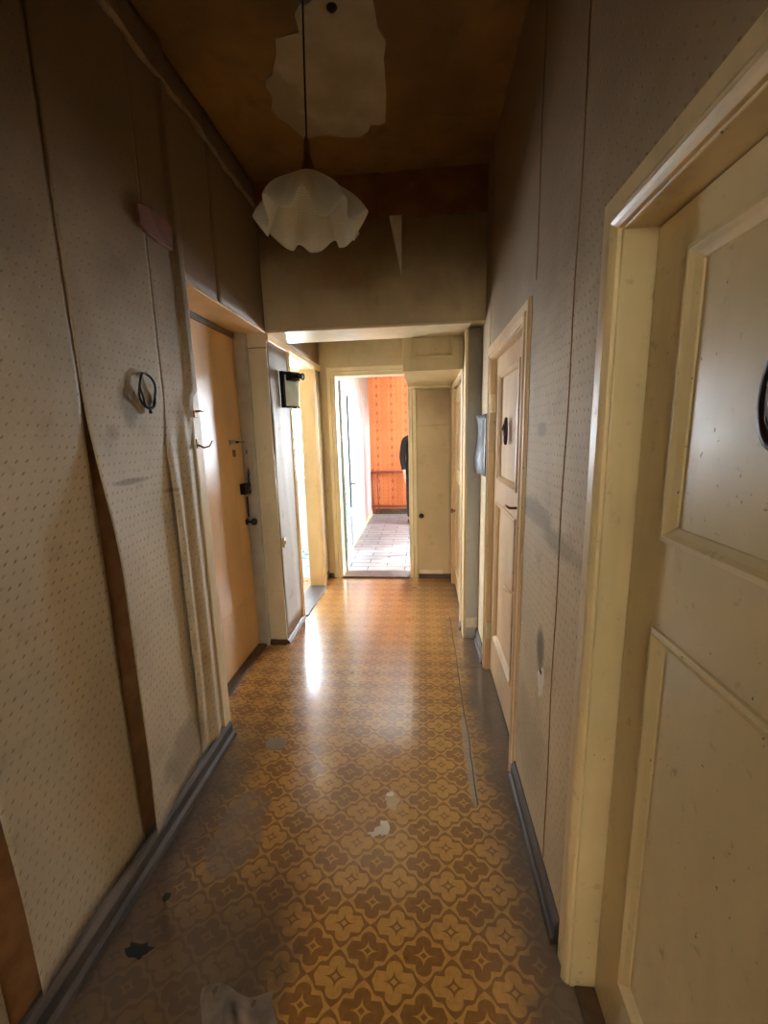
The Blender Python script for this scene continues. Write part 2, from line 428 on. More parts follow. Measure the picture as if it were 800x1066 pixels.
# kitchen shell
struct(boxes('wall_kitchen', [
    (-3.1, -3.0, 2.8, 4.0, 0, 2.8), (-3.1, -3.0, 5.1, 5.5, 0, 2.8), (-3.1, -3.0, 4.0, 5.1, 0, .85), (-3.1, -3.0, 4.0, 5.1, 2.3, 2.8),
    (-3.1, -1.25, 2.75, 2.9, 0, 2.8), (-3.1, -2.9, 5.3, 5.45, 0, 2.8), (-1.22, -1.0, 5.3, 5.45, 0, 2.8),
    (-2.9, -1.22, 5.3, 5.45, 0, .98), (-2.9, -1.22, 5.3, 5.45, 2.4, 2.8), (-1.12, -1.0, 4.40, 5.45, 0, 2.8), (-1.25, -1.12, 2.75, 3.02, 0, 2.8)], KITW))
struct(boxes('wall_kitchen_frieze', [(-2.9, -1.22, 5.27, 5.45, 2.04, 2.4)], FARW))
# bedroom shell
struct(boxes('wall_bedroom_left', [(-1.0, -.965, 4.40, 7.82, 0, 2.8)], PINKW))
struct(boxes('wall_bedroom_far', [(-1.1, .15, 7.82, 8.0, 0, 2.9), (1.75, 2.6, 7.82, 8.0, 0, 2.9), (.15, 1.75, 7.82, 8.0, 0, .85), (.15, 1.75, 7.82, 8.0, 2.4, 2.9)], ORANGE))
struct(boxes('wall_bedroom_right', [(2.4, 2.55, 4.3, 6.2, 0, 2.8), (2.4, 2.55, 7.4, 8.0, 0, 2.8), (2.4, 2.55, 6.2, 7.4, 0, .85), (2.4, 2.55, 6.2, 7.4, 2.3, 2.8), (.72, 2.5, 4.24, 4.40, 0, 2.9)], WHITEW))
# rear room shell added behind the photographer for fill; low lintel shades upper walls
struct(boxes('wall_rear', [(-2.2, -1.0, -.75, -.6, 0, ZC), (.39, 1.8, -.75, -.6, 0, ZC), (-1.0, .39, -.75, -.6, 1.98, ZC),
    (-2.3, -2.2, -3.4, -.6, 0, 2.9), (1.8, 1.9, -3.4, -.6, 0, 2.9), (-2.3, -1.4, -3.4, -3.25, 0, 2.9), (1.0, 1.9, -3.4, -3.25, 0, 2.9),
    (-1.4, 1.0, -3.4, -3.25, 0, 1.4), (-1.4, 1.0, -3.4, -3.25, 2.4, 2.9), (-1.4, -1.1, -3.4, -3.25, 1.4, 2.4), (.6, 1.0, -3.4, -3.25, 1.4, 2.4)], TANW))

def window(name, mp, a0, a1, z0, z1, bars_a, bars_z):
    t = thing(name, 'painted window frame with bright daylight behind', kind='structure')
    bm = bmesh.new(); w0, w1 = -.10, -.04
    mbox(bm, mp, a0, a0+.06, w0, w1, z0, z1); mbox(bm, mp, a1-.06, a1, w0, w1, z0, z1)
    mbox(bm, mp, a0+.06, a1-.06, w0, w1, z0, z0+.06); mbox(bm, mp, a0+.06, a1-.06, w0, w1, z1-.06, z1)
    for a in bars_a: mbox(bm, mp, a-.03, a+.03, w0, w1, z0+.06, z1-.06)
    ed = [a0+.06]+sorted(bars_a)+[a1-.06]
    for z in bars_z:
        for p, q in zip(ed, ed[1:]): mbox(bm, mp, p+.03, q-.03, w0+.01, w1-.01, z-.028, z+.028)
    link_mesh('window_frame', bm, CREAM_L, t, bevel=.004)
    bm = bmesh.new(); mbox(bm, mp, a0+.05, a1-.05, -.073, -.069, z0+.05, z1-.05); link_mesh('window_pane', bm, GLASS, t)
    bm = bmesh.new(); mbox(bm, mp, a0-.04, a1+.04, -.03, .12, z0-.035, z0); link_mesh('window_sill', bm, CREAM_L, t, bevel=.006)
    return t
window('window_1', mapY(5.3, -1), -2.9, -1.22, .98, 2.04, [-2.06], [1.30, 1.84])
window('window_4_fill', mapX(-3.0, 1), 4.0, 5.1, .85, 2.3, [4.55], [1.9])  # added side window, sends more daylight through the kitchen doorway
window('window_5', mapY(7.82, -1), .15, 1.75, .85, 2.4, [.95], [1.95])
window('window_2', mapX(2.4, -1), 6.2, 7.4, .85, 2.3, [6.8], [1.9])
window('window_3_fill', mapY(-3.25, 1), -1.1, .6, 1.4, 2.4, [-.25], [])  # unseen window added behind the camera as fill light

# ------------------------------------------------------------------ light: daylight sky through the windows, two of them added for fill
W = bpy.data.worlds.new('sky'); S.world = W; W.use_nodes = True
W.node_tree.nodes['Background'].inputs[0].default_value = (.82, .91, 1.0, 1); W.node_tree.nodes['Background'].inputs[1].default_value = 42.0
bm = bmesh.new(); G = []
for j in range(2):
    G.append([bm.verts.new((-1.2+1.90*i/90, -3.21+.022*math.sin(i*.85), 2.46-1.25*j)) for i in range(91)])
for i in range(90): bm.faces.new((G[0][i], G[0][i+1], G[1][i+1], G[1][i]))
cm = bpy.data.materials.new('amber_fill_curtain'); cm.use_nodes = True; nt = cm.node_tree
nt.nodes.remove(nt.nodes['Principled BSDF']); a = nt.nodes.new('ShaderNodeBsdfTransparent'); a.inputs[0].default_value = (.95, .82, .62, 1)
b_ = nt.nodes.new('ShaderNodeBsdfTranslucent'); b_.inputs[0].default_value = (.85, .70, .50, 1)
x_ = nt.nodes.new('ShaderNodeMixShader'); x_.inputs[0].default_value = .85; nt.links.new(a.outputs[0], x_.inputs[1]); nt.links.new(b_.outputs[0], x_.inputs[2])
nt.links.new(x_.outputs[0], nt.nodes['Material Output'].inputs[0])
tag(link_mesh('fill_tint_curtain', bm, cm, smooth=True), 'unseen amber net curtain, added to warm the light of the rear window', 'curtain')  # curtain added out of view to tint the rear fill light
def portal(name, loc, rot, sx, sy):
    l = bpy.data.lights.new(name, 'AREA'); l.shape = 'RECTANGLE'; l.size = sx; l.size_y = sy; l.cycles.is_portal = True
    o = bpy.data.objects.new(name, l); C.objects.link(o); o.location = loc; o.rotation_euler = rot
portal('daylight_portal_kitchen', (-2.06, 5.46, 1.51), (-PI/2, 0, 0), 1.68, 1.06)
portal('portal_kitchen_fill', (-3.11, 4.55, 1.575), (0, -PI/2, 0), 1.45, 1.1)
portal('daylight_portal_bedroom', (2.56, 6.8, 1.575), (0, PI/2, 0), 1.45, 1.2)
portal('daylight_portal_bedroom_far', (.95, 8.01, 1.62), (-PI/2, 0, 0), 1.6, 1.55)
portal('portal_rear_fill', (-.25, -3.41, 1.9), (PI/2, 0, 0), 1.7, 1.0)
sun = bpy.data.lights.new('sun', 'SUN'); sun.energy = 7; sun.angle = .03; sun.color = (1, .95, .86)
so = bpy.data.objects.new('sun', sun); C.objects.link(so)
so.rotation_euler = Vector((-1.0, -.62, -.62)).to_track_quat('-Z', 'Y').to_euler()

# ------------------------------------------------------------------ wallpaper strips on the left wall (children of the wall)
def sheet(name, x_fn, y0f, y1f, z0, z1, mat, parent, ny=14, nz=60):
    bm = bmesh.new(); G = []
    for j in range(nz+1):
        z = z0+(z1-z0)*j/nz; row = []
        ya, yb = y0f(z), y1f(z)
        for i in range(ny+1):
            t = i/ny; y = ya+(yb-ya)*t; row.append(bm.verts.new((x_fn(t, y, z), y, z)))
        G.append(row)
    for j in range(nz):
        for i in range(ny): bm.faces.new((G[j][i], G[j][i+1], G[j+1][i+1], G[j+1][i]))
    return link_mesh(name, bm, mat, parent, smooth=True, solid=.0007)
def sm(a, b, x):
    t = max(0, min(1, (x-a)/(b-a))); return t*t*(3-2*t)
rip = lambda y, z: .0016*math.sin(9*y+2.3*z)+.0012*math.sin(5*z+17*y)
ZS = .095
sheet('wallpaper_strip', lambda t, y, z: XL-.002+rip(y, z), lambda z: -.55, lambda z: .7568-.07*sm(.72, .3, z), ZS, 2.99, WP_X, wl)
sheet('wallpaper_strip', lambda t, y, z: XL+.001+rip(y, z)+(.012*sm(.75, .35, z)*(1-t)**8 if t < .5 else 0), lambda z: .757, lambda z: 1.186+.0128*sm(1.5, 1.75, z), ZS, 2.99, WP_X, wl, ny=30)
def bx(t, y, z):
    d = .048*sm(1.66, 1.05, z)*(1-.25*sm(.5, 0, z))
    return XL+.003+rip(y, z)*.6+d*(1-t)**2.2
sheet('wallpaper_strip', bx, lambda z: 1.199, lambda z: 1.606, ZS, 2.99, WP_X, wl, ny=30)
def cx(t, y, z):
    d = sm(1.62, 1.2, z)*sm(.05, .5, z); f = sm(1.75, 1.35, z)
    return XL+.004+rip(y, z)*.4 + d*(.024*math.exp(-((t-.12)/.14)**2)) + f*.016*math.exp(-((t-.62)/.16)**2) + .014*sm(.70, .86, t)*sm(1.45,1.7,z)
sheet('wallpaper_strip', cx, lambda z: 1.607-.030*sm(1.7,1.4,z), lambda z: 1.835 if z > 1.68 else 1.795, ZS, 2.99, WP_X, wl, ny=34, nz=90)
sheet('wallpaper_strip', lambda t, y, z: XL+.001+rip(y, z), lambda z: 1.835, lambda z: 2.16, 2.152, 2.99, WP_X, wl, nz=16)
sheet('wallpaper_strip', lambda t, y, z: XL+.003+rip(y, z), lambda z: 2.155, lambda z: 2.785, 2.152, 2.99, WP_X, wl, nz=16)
sheet('pier_wallpaper', lambda t, y, z: XL+.002+.006*math.exp(-((z-1.55)/.2)**2)*(1-t)+rip(y*3, z), lambda z: 2.802, lambda z: 3.235, .10, 2.085, WP_P, wl, nz=40)
boxes('pier_head_board', [(XL-.006, XL+.012, 2.80, 4.235, 2.105, 2.16)], REVEAL, wl, .003)
sheet('hall_wallpaper', lambda t, y, z: XL+.001, lambda z: 3.12, lambda z: 4.235, 2.162, 2.455, WP_D, wl, nz=8)
sheet('hall_wallpaper', lambda t, y, z: XL+.001, lambda z: 4.02, lambda z: 4.235, .09, 2.10, WP_D, wl, nz=8)
boxes('pier_face', [(-1.23, XL+.001, 2.790, 2.80, 0.0, 2.06), (-1.23, XL+.001, 2.788, 2.80, 2.066, 2.15)], PIER, wl, .002)
# seams on the right wall: strips butt with raised edges
for (y0, z0, z1) in ((1.205, .1, ZC), (1.605, 2.0, ZC), (2.60, 1.98, ZC)):
    tube('wallpaper_seam', [(XR-.0005, y0+.012*math.sin(z*2.0)+.004*math.sin(z*11), z) for z in [z0+(z1-z0)*k/40 for k in range(41)]], .0022, BARE, wr, 6)
boxes('peeling_paper_tip', [], WP_X) if False else None
bm = bmesh.new()
for tri in (((-.187, 2.781, 2.762), (-.112, 2.781, 2.760), (-.119, 2.780, 2.43)),):
    v = [bm.verts.new(p) for p in tri]; v2 = [bm.verts.new((p[0]+dx, p[1]-.018, p[2]-.002)) for p, dx in zip(tri, (.01, .0, .0))]
    bm.faces.new(v2); bm.faces.new((v[0], v[1], v2[1], v2[0])); bm.faces.new((v[1], v[2], v2[2], v2[1])); bm.faces.new((v[2], v[0], v2[0], v2[2]))
link_mesh('peeling_paper_tip', bm, PLASTER, beam)
# ragged paper lip where the frieze paint meets the wallpaper
tube('frieze_lip', [(x/40*1.37-.99, 2.781, 2.755+.008*math.sin(x*.9)+.004*math.sin(x*2.7)) for x in range(41)], .003, WP_Y, beam, 6)

# ceiling: bare plaster patch, conduit strip, flaking paint
pp = [(-.36,1.50),(-.40,1.62),(-.413,1.755),(-.45,1.80),(-.452,1.87),(-.50,1.875),(-.55,1.884),(-.57,1.95),(-.621,2.041),(-.655,2.06),(-.67,2.105),(-.66,2.16),(-.689,2.226),(-.677,2.284),(-.64,2.33),(-.592,2.444),(-.52,2.43),(-.465,2.433),(-.38,2.46),(-.307,2.466),(-.26,2.43),(-.243,2.387),(-.20,2.395),(-.169,2.378),(-.15,2.2),(-.145,2.023),(-.13,1.95),(-.156,1.885),(-.161,1.785),(-.15,1.5)]
bm = bmesh.new(); top = [bm.verts.new((x, y, ZC)) for x, y in pp]; bot = [bm.verts.new((x, y, ZC-.0035)) for x, y in pp]
bm.faces.new(bot)
for i in range(len(pp)): bm.faces.new((top[i], top[(i+1) % len(pp)], bot[(i+1) % len(pp)], bot[i]))
link_mesh('bare_plaster_patch', bm, CPATCH, ceil)
lathe('ceiling_hook_hole', [(.001, ZC-.02), (.012, ZC-.012), (.02, ZC-.003), (.03, ZC)], DARKM, ceil, c=(-.31, 1.79, 0))
bm = bmesh.new()
for (x, y, s, a) in ((-.223, 2.728, .05, .4), (-.58, 2.72, .045, 1.2), (-.18, 2.42, .03, 2)):
    v = [bm.verts.new((x+s*math.cos(a+k*1.25)*(1+.4*(k % 2)), y+s*.6*math.sin(a+k*1.25), ZC-.002-(.018 if k in (0, 1) else 0))) for k in range(5)]
    bm.faces.new(v)
link_mesh('peeling_paint_flake', bm, CEIL, ceil, solid=.0015)
bm = bmesh.new()
pts = [(XL+.012+.004*math.sin(y*13), y, 2.853+.006*math.sin(y*7)+.003*math.sin(y*29)) for y in [(-.55+3.33*k/90) for k in range(91)]]
for s0, s1 in zip(pts, pts[1:]): pass
tube_bm(bm, pts, [.013+.003*math.sin(k*1.7) for k in range(91)], 6)
struct(link_mesh('trim_left_picture_rail', bm, plain('dusty_brown_moulding', (.24, .16, .09), .7, var=.3), smooth=False))

# ------------------------------------------------------------------ baseboards
def baseboard(name, segs, mat, h=.095, th=.028):
    bm = bmesh.new()
    for (p0, p1, nx, ny_) in segs:
        prof = [(0, 0), (th*1.7, 0), (th*1.5, .02), (th, .028), (th, h*.72), (th*.5, h*.9), (th*.45, h), (0, h)]
        V = []
        for p in (p0, p1): V.append([bm.verts.new((p[0]+nx*w, p[1]+ny_*w, z)) for w, z in prof])
        for i in range(len(prof)): bm.faces.new((V[0][i], V[0][(i+1) % len(prof)], V[1][(i+1) % len(prof)], V[1][i]))
        bm.faces.new(V[0]); bm.faces.new(V[1][::-1])
    return struct(link_mesh(name, bm, mat, bevel=.002))
baseboard('baseboard_left', [((XL-.004, -.59), (XL-.004, 1.84), 1, 0)], BASE)
baseboard('baseboard_pier', [((-1.19, 2.79), (XL+.002, 2.79), 0, -1), ((XL, 2.79), (XL, 3.24), 1, 0)], BASEB, h=.035, th=.012)
baseboard('baseboard_right', [((XR, 1.03), (XR, 1.655), -1, 0), ((XR, 2.585), (XR, 2.925), -1, 0)], BASE, h=.09, th=.016)
baseboard('baseboard_end', [((-.05, 4.24), (.285, 4.24), 0, -1), ((-1.0, 4.24), (-.95, 4.24), 0, -1), ((.29, 3.05), (.29, 3.14), -1, 0)], BASEB, h=.05, th=.012)
baseboard('baseboard_bedroom', [((-.9, 7.82), (2.3, 7.82), 0, -1)], BASEB, h=.10, th=.02)
baseboard('baseboard_bedroom_left', [((-.965, 4.45), (-.965, 7.8), 1, 0)], CREAM_L, h=.08, th=.015)

# ------------------------------------------------------------------ entrance door (left)
d = thing('door_1', 'tan glossy entrance door set deep in the left wall', kind='structure')
boxes('door_leaf', [(-1.235, -1.198, 1.845, 2.79, .02, 2.115)], TAN, d, .002)
boxes('door_frame', [(-1.245, -1.19, 1.84, 2.79, 2.115, 2.15)], BASEB, d, .002)
boxes('lintel_lining', [(-1.2, XL+.004, 1.80, 2.795, 2.148, 2.158)], REVEAL, d, .002)
boxes('threshold', [(-1.25, -1.14, 1.84, 2.79, 0, .02)], BASEB, d, .004)
boxes('casing', [(XL-.004, XL+.012, 1.785, 1.852, .04, 2.15)], CREAM_L, d, .004)
boxes('lower_kick_panel', [(-1.199, -1.1955, 1.86, 2.78, .03, .42)], TAN, d, .0015)
b = boxes('sliding_bolt', [(-1.1985, -1.190, 2.56, 2.66, 1.450, 1.484)], STEEL, d, .002)
tube('bolt_rod', [(-1.184, 2.57, 1.467), (-1.184, 2.785, 1.467)], .006, STEEL, b)
tube('bolt_knob', [(-1.184, 2.62, 1.467), (-1.160, 2.62, 1.467)], .006, DARKM, b)
boxes('keeper', [(-1.20, -1.172, 2.755, 2.785, 1.43, 1.50)], STEEL, d, .003)
lk = boxes('rim_lock', [(-1.198, -1.160, 2.66, 2.775, 1.125, 1.195)], DARKM, d, .004)
lathe('lock_turn', [(.003, -1.16), (.012, -1.158), (.012, -1.145), (.004, -1.143)], BRASS, lk, 'X', 16, (0, 2.70, 1.16))
kn = lathe('door_knob', [(.022, -1.198), (.022, -1.193), (.008, -1.190), (.008, -1.165), (.020, -1.158), (.026, -1.145), (.020, -1.130), (.006, -1.126)], DARKM, d, 'X', 20, (0, 2.72, .93))
tube('drop_rod', [(-1.188, 2.74, 1.10), (-1.188, 2.74, .96)], .005, DARKM, d)
boxes('keyhole_plate', [(-1.1985, -1.193, 2.60, 2.635, 1.375, 1.42)], BRASS, d, .002)
bm = bmesh.new()
for k in range(16):
    z = 1.40-k*.020; cyy = 2.750+.010*math.sin(k*.5); a = k % 2
    tube_bm(bm, [(-1.168+(.006*math.cos(t) if a else 0), cyy+(0 if a else .006*math.cos(t)), z+.012*math.sin(t)) for t in [2*PI*q/10 for q in range(10)]], .0036, 5, True)
link_mesh('door_chain', bm, DARKM, d, smooth=True)

# coat hooks and nail marks at the entrance door casing
for (y, z, lab) in ((1.80, 1.475, 'small brown metal hook on the entrance door casing, lower one'),):
    h = thing('coat_hook', lab, 'hook', (XL+.012, y, z))
    boxes('hook_plate', [(0, .005, -.008, .008, -.02, .02)], BRASS, h, .001)
    tube('hook_arm', [(.004, 0, -.005), (.03, 0, -.018), (.055, .002, -.012), (.07, .004, .012)], [.005, .0045, .004, .003], BRASS, h)
h = thing('bent_bracket', 'small dark bent bracket at the top of the peeling paper beside the entrance door', 'bracket', (XL+.018, 1.80, 1.60))
boxes('bracket_plate', [(-.004, .004, -.012, .012, -.012, .016)], BRASS, h, .001)
tube('bracket_tip', [(.002, 0, .012), (.022, 0, .014), (.04, .0, .010)], [.006, .004, .002], BRASS, h)

# ------------------------------------------------------------------ kitchen doorway
d = thing('door_2', 'open doorway to the bright kitchen with orange cream lining', kind='structure')
boxes('jamb_lining', [(-1.135, XL+.004, 3.955, 3.972, .0, 2.105), (-1.135, XL+.004, 3.245, 3.262, .0, 2.105), (-1.135, XL+.004, 3.262, 3.955, 2.088, 2.105)], REVEAL, d, .003)
casing(mapX(XL, 1), 3.255, 3.962, 2.095, .055, REVEAL, d, .014)
boxes('threshold', [(-1.14, XL+.03, 3.262, 3.955, 0, .014)], BASE, d, .004)

# ------------------------------------------------------------------ end doorway with open glazed leaf
d = thing('door_3', 'open end doorway with glazed pale blue door leaf swung inwards', kind='structure')
casing(mapY(4.24, -1), -.86, -.13, 2.07, .070, CREAM_L, d, .016)
boxes('jamb_lining', [(-.862, -.85, 4.24, 4.40, 0, 2.07), (-.14, -.128, 4.24, 4.40, 0, 2.07), (-.85, -.14, 4.24, 4.40, 2.058, 2.07)], CREAM_L, d, .002)
boxes('threshold', [(-.85, -.14, 4.22, 4.42, 0, .018)], BASEB, d, .004)
lf = boxes('open_leaf', [(0, .036, 0, .09, 0, 2.02), (0, .036, .64, .73, 0, 2.02), (0, .036, .09, .64, 0, .10), (0, .036, .09, .64, .50, .60), (0, .036, .09, .64, 1.92, 2.02)], WHITEP, d, .003)
lf.location = (-.862, 4.405, .02); lf.rotation_euler = (0, 0, math.radians(4.0))
boxes('glass_pane', [(.016, .021, .085, .645, .595, 1.925)], plain('sky_tint_glass', (.28, .48, .52), .45), lf)  # sky reflection painted into the pane as a flat pale blue
boxes('lower_panel', [(.010, .026, .085, .645, .095, .505)], WHITEP, lf)
boxes('glazing_bead', [(.02, .038, .634, .642, .60, 1.92), (.02, .038, .09, .096, .60, 1.92)], DARKM, lf, .001)
hd = lathe('leaf_handle', [(.014, .036), (.014, .042), (.006, .044), (.006, .07), (.012, .078), (.003, .084)], DARKM, lf, 'X', 14, (0, .695, .88))

# cupboard door covered with wallpaper at the right end
d = thing('door_4', 'wallpapered cupboard door at the end of the hall with a dark round knob', kind='structure')
boxes('door_leaf', [(-.052, .268, 4.215, 4.238, .055, 1.565), (-.052, .268, 4.217, 4.238, 1.572, 1.90)], WP_D, d, .002)
boxes('torn_paper_strip', [(-.035, .20, 4.211, 4.216, .055, .10)], PLASTER, d, .001)
lathe('door_knob', [(.010, 0), (.010, -.012), (.022, -.020), (.026, -.034), (.018, -.046), (.004, -.050)], DARKM, d, 'Y', 18, (-.017, 4.215, .673))

# side door of the back hall (right)
d = thing('door_5', 'narrow peach cream side door just before the end wall on the right', kind='structure')
mp = mapX(.29, -1)
casing(mp, 3.17, 4.08, 1.885, .045, PEACH, d, .012)
leaf(mp, 3.18, 4.07, .01, 1.88, -.02, [(3.30, 3.95, 1.15, 1.76), (3.30, 3.95, .20, 1.03)], PEACH, d)
boxes('jamb_lining', [(.29, .36, 3.165, 3.18, 0, 1.89), (.29, .36, 4.07, 4.085, 0, 1.89)], PEACH, d)
lathe('door_knob', [(.010, .315), (.010, .290), (.020, .282), (.022, .270), (.012, .262), (.003, .260)], BRASS, d, 'X', 16, (0, 4.00, .757))

# mezzanine cupboard
d = thing('overhead_cupboard', 'cream painted overhead cupboard with a panelled flap behind the beam above the side door', 'cupboard', (0, 0, 0))
boxes('cupboard_body', [(-.135, .289, 3.135, 4.215, 1.945, 2.45)], CREAM_G, d, .003)
boxes('bottom_board', [(-.135, .289, 3.15, 4.21, 1.930, 1.945)], CREAM_G, d, .002)
boxes('inner_support_rail', [(-.12, .272, 4.15, 4.212, 1.91, 1.932)], CREAM_G, d, .002)
mp = mapY(3.135, -1)
leaf(mp, -.130, .284, 1.925, 2.44, .020, [(-.055, .21, 2.02, 2.36)], CREAM_G, d, th=.018, pdepth=.010, name='cupboard_flap')

# ------------------------------------------------------------------ panelled door 2 on the right
d = thing('door_6', 'peach cream panelled door in the middle of the right wall with a small dark plaque', kind='structure')
mp = mapX(XR, -1)
casing(mp, 1.715, 2.515, 1.89, .068, PEACH, d, .016)
boxes('jamb_lining', [(XR-.002, .47, 1.699, 1.716, 0, 1.90), (XR-.002, .47, 2.514, 2.531, 0, 1.90), (XR-.002, .47, 1.716, 2.514, 1.888, 1.901)], PEACH, d)
lf = leaf(mp, 1.718, 2.512, .015, 1.886, -.028, [(1.93, 2.41, 1.235, 1.79), (1.93, 2.41, .28, 1.09)], PEACH, d)
boxes('hinge', [(XR-.004, XR+.03, 2.500, 2.520, 1.60, 1.70), ], CREAM_L, d, .002)
boxes('hinge', [(XR-.004, XR+.03, 2.500, 2.520, .22, .32), ], CREAM_L, d, .002)
boxes('lock_plate', [(XR+.018, XR+.028, 1.80, 1.85, 1.10, 1.21)], BRASS, lf, .002)
tube('door_handle', [(XR+.02, 1.83, 1.17), (XR-.02, 1.83, 1.17), (XR-.025, 1.86, 1.172), (XR-.022, 1.90, 1.168)], .006, BRASS, lf)
hk = boxes('latch_plate', [(XR+.018, XR+.028, 1.80, 1.84, .735, .80)], CREAM_L, lf, .002)
tube('latch_lever', [(XR+.018, 1.84, .775), (XR-.004, 1.90, .77), (XR-.006, 1.96, .772), (XR+.004, 1.965, .745)], .007, CREAM_L, lf)

def plaque(name, label, x, y, z, ry, rz, carved):
    t = thing(name, label, 'plaque', (x, y, z))
    bm = bmesh.new(); n = 28; rings = []
    prof = [(1.0, 0), (1.0, .006), (.93, .013), (.82, .011), (.74, .006), (.60, .012), (.30, .018), (.03, .020)]
    for r, w in prof:
        rings.append([bm.verts.new((-w, ry*r*math.cos(2*PI*k/n)*(1+(.05*math.sin(6*PI*k/n*2) if carved else 0)), rz*r*math.sin(2*PI*k/n))) for k in range(n)])
    for A, B in zip(rings, rings[1:]):
        for k in range(n): bm.faces.new((A[k], A[(k+1) % n], B[(k+1) % n], B[k]))
    bm.faces.new(rings[0]); bm.faces.new(rings[-1])
    link_mesh('plaque_body', bm, MAHOG, t, smooth=True)
    bm = bmesh.new()
    for s in (-1, 1):
        tube_bm(bm, [(-.010-.003*math.sin(q*PI/8), s*ry*.30*math.sin(q*PI/8), -rz*.62+rz*.5*q/8) for q in range(9)], .0035 if not carved else .003, 6)
    tube_bm(bm, [(-.013, 0, -rz*.1), (-.020, 0, rz*.2), (-.012, 0, rz*.62)], [.004, .006, .003], 8)
    link_mesh('carved_relief', bm, MAHOG, t, smooth=True)
    return t
plaque('oval_plaque', 'small dark carved oval plaque on the middle right door', XR+.0285, 2.19, 1.495, .028, .068, True)

# ------------------------------------------------------------------ big near door on the right
d = thing('door_7', 'large greenish cream panelled door filling the right foreground', kind='structure')
boxes('jamb_lining', [(XR-.002, .50, .935, .952, 0, 1.89), (XR-.002, .50, .10, .117, 0, 1.89), (XR-.002, .50, .117, .935, 1.873, 1.887)], CREAM_G, d, .003)
bm = bmesh.new()
sweep_open(bm, mp, .112, .940, 1.878, [(0, -.01), (0, .010), (.008, .016), (.016, .020), (.022, .012), (.030, .014), (.036, .010), (.068, .012), (.072, .004), (.072, -.01)])
link_mesh('casing', bm, CREAM, d, bevel=.0012)
lf = leaf(mp, .121, .931, .012, 1.870, -.062, [(.255, .81, 1.30, 1.785), (.255, .81, .225, 1.10)], CREAM_G, d, pdepth=.009)
boxes('threshold', [(.40, .55, .118, .934, 0, .010)], BASEB, d, .002)
plaque('oval_plaque', 'large dark glossy oval wooden plaque cut by the right edge of the photo', XR+.0615+.0150, .603, 1.535, .034, .075, False)

# ------------------------------------------------------------------ paper sheet on the right wall
t = thing('notice_sheet', 'curled grey paper sheet hanging on the right wall before the corner post', 'paper', (XR, 2.79, 1.41))
bm = bmesh.new(); G = []
for j in range(13):
    z = -.19+.38*j/12; row = []
    for i in range(11):
        y = -.135+.27*i/10
        row.append(bm.verts.new((-.006-.030*(i/10)**2-.012*math.sin(j*.55)*(i/10)-.006*math.sin(i), y, z)))
    G.append(row)
for j in range(12):
    for i in range(10): bm.faces.new((G[j][i], G[j][i+1], G[j+1][i+1], G[j+1][i]))
m_ = Mat('grey_printed_paper', .35, .5); nn_ = m_.noise(9, 3, .6, (1, 1, .4)); m_.color(m_.mix(nn_.step(.45, .6), (.07, .07, .085), (.24, .24, .26)))
link_mesh('paper', bm, m_.m, t, smooth=True, solid=.001)
lathe('pin', [(.001, -.012), (.006, -.009), (.006, -.006), (.002, 0)], DARKM, t, 'X', 10, (0, -.08, .17))
boxes('torn_white_strip', [(.305, .385, 2.926, 2.9305, .085, .165)], PLASTER, bpy.data.objects['wall_post'], .001)

# torn white plaster and soot round a lost switch
SOOT = Mat('soot', .9, .1)
bm = bmesh.new()
pts = [(.028*math.cos(a)*(1+.35*math.sin(3*a+1)), .050*math.sin(a)*(1+.25*math.sin(4*a))) for a in [2*PI*k/18 for k in range(18)]]
A = [bm.verts.new((XR-.004, 1.325+p[0], .665+p[1])) for p in pts]; B = [bm.verts.new((XR+.001, 1.325+p[0]*1.1, .665+p[1]*1.1)) for p in pts]
bm.faces.new(A)
for i in range(18): bm.faces.new((A[i], A[(i+1) % 18], B[(i+1) % 18], B[i]))
link_mesh('bare_plaster_patch', bm, PLASTER, wr)
boxes('wire_stub_hole', [(XR-.006, XR, 1.315, 1.335, .700, .712)], DARKM, wr, .001)

# ------------------------------------------------------------------ left wall things
t = thing('wire_ring', 'oval black wire ring hanging on a nail on the left wall', 'ring', (XL+.012, 1.497, 1.67))
tube('ring', [(.004*math.sin(3*a), .046*math.cos(a), .062*math.sin(a)) for a in [2*PI*k/36 for k in range(36)]], .0042, DARKM, t, 8, True)
tube('ring_wrap', [(.005+.003*math.sin(4*a), .042*math.cos(a)-.002, .056*math.sin(a)-.002) for a in [PI*.9+PI*1.0*k/24 for k in range(25)]], .004, DARKM, t, 8)
tube('nail', [(-.012, 0, .062), (.010, 0, .066)], .003, STEEL, t, 8)
tube('lower_knot', [(0, .0, -.062), (.003, .001, -.078)], [.003, .007], DARKM, t, 8)
o = boxes('junction_cover', [(XL, XL+.022, 1.575, 1.765, 2.245, 2.335)], BRICK, None, .004)
bm = bmesh.new()
P = [(1.560, 2.248), (1.556, 2.31), (1.60, 2.328), (1.68, 2.338), (1.775, 2.330), (1.765, 2.235), (1.66, 2.225), (1.60, 2.232)]
A = [bm.verts.new((0, y-1.665, z-2.28)) for y, z in P]; B = [bm.verts.new((.016, (y-1.665)*.97, (z-2.28)*.95)) for y, z in P]
bm.faces.new(A); bm.faces.new(B)
for i in range(8): bm.faces.new((A[i], A[(i+1) % 8], B[(i+1) % 8], B[i]))
bpy.data.objects.remove(o)
o = link_mesh('wall_block', bm, BRICK, None, .003); o.location = (XL+.003, 1.665, 2.28)
tag(o, 'brick red worn block high on the left wall above the wire ring', 'block')

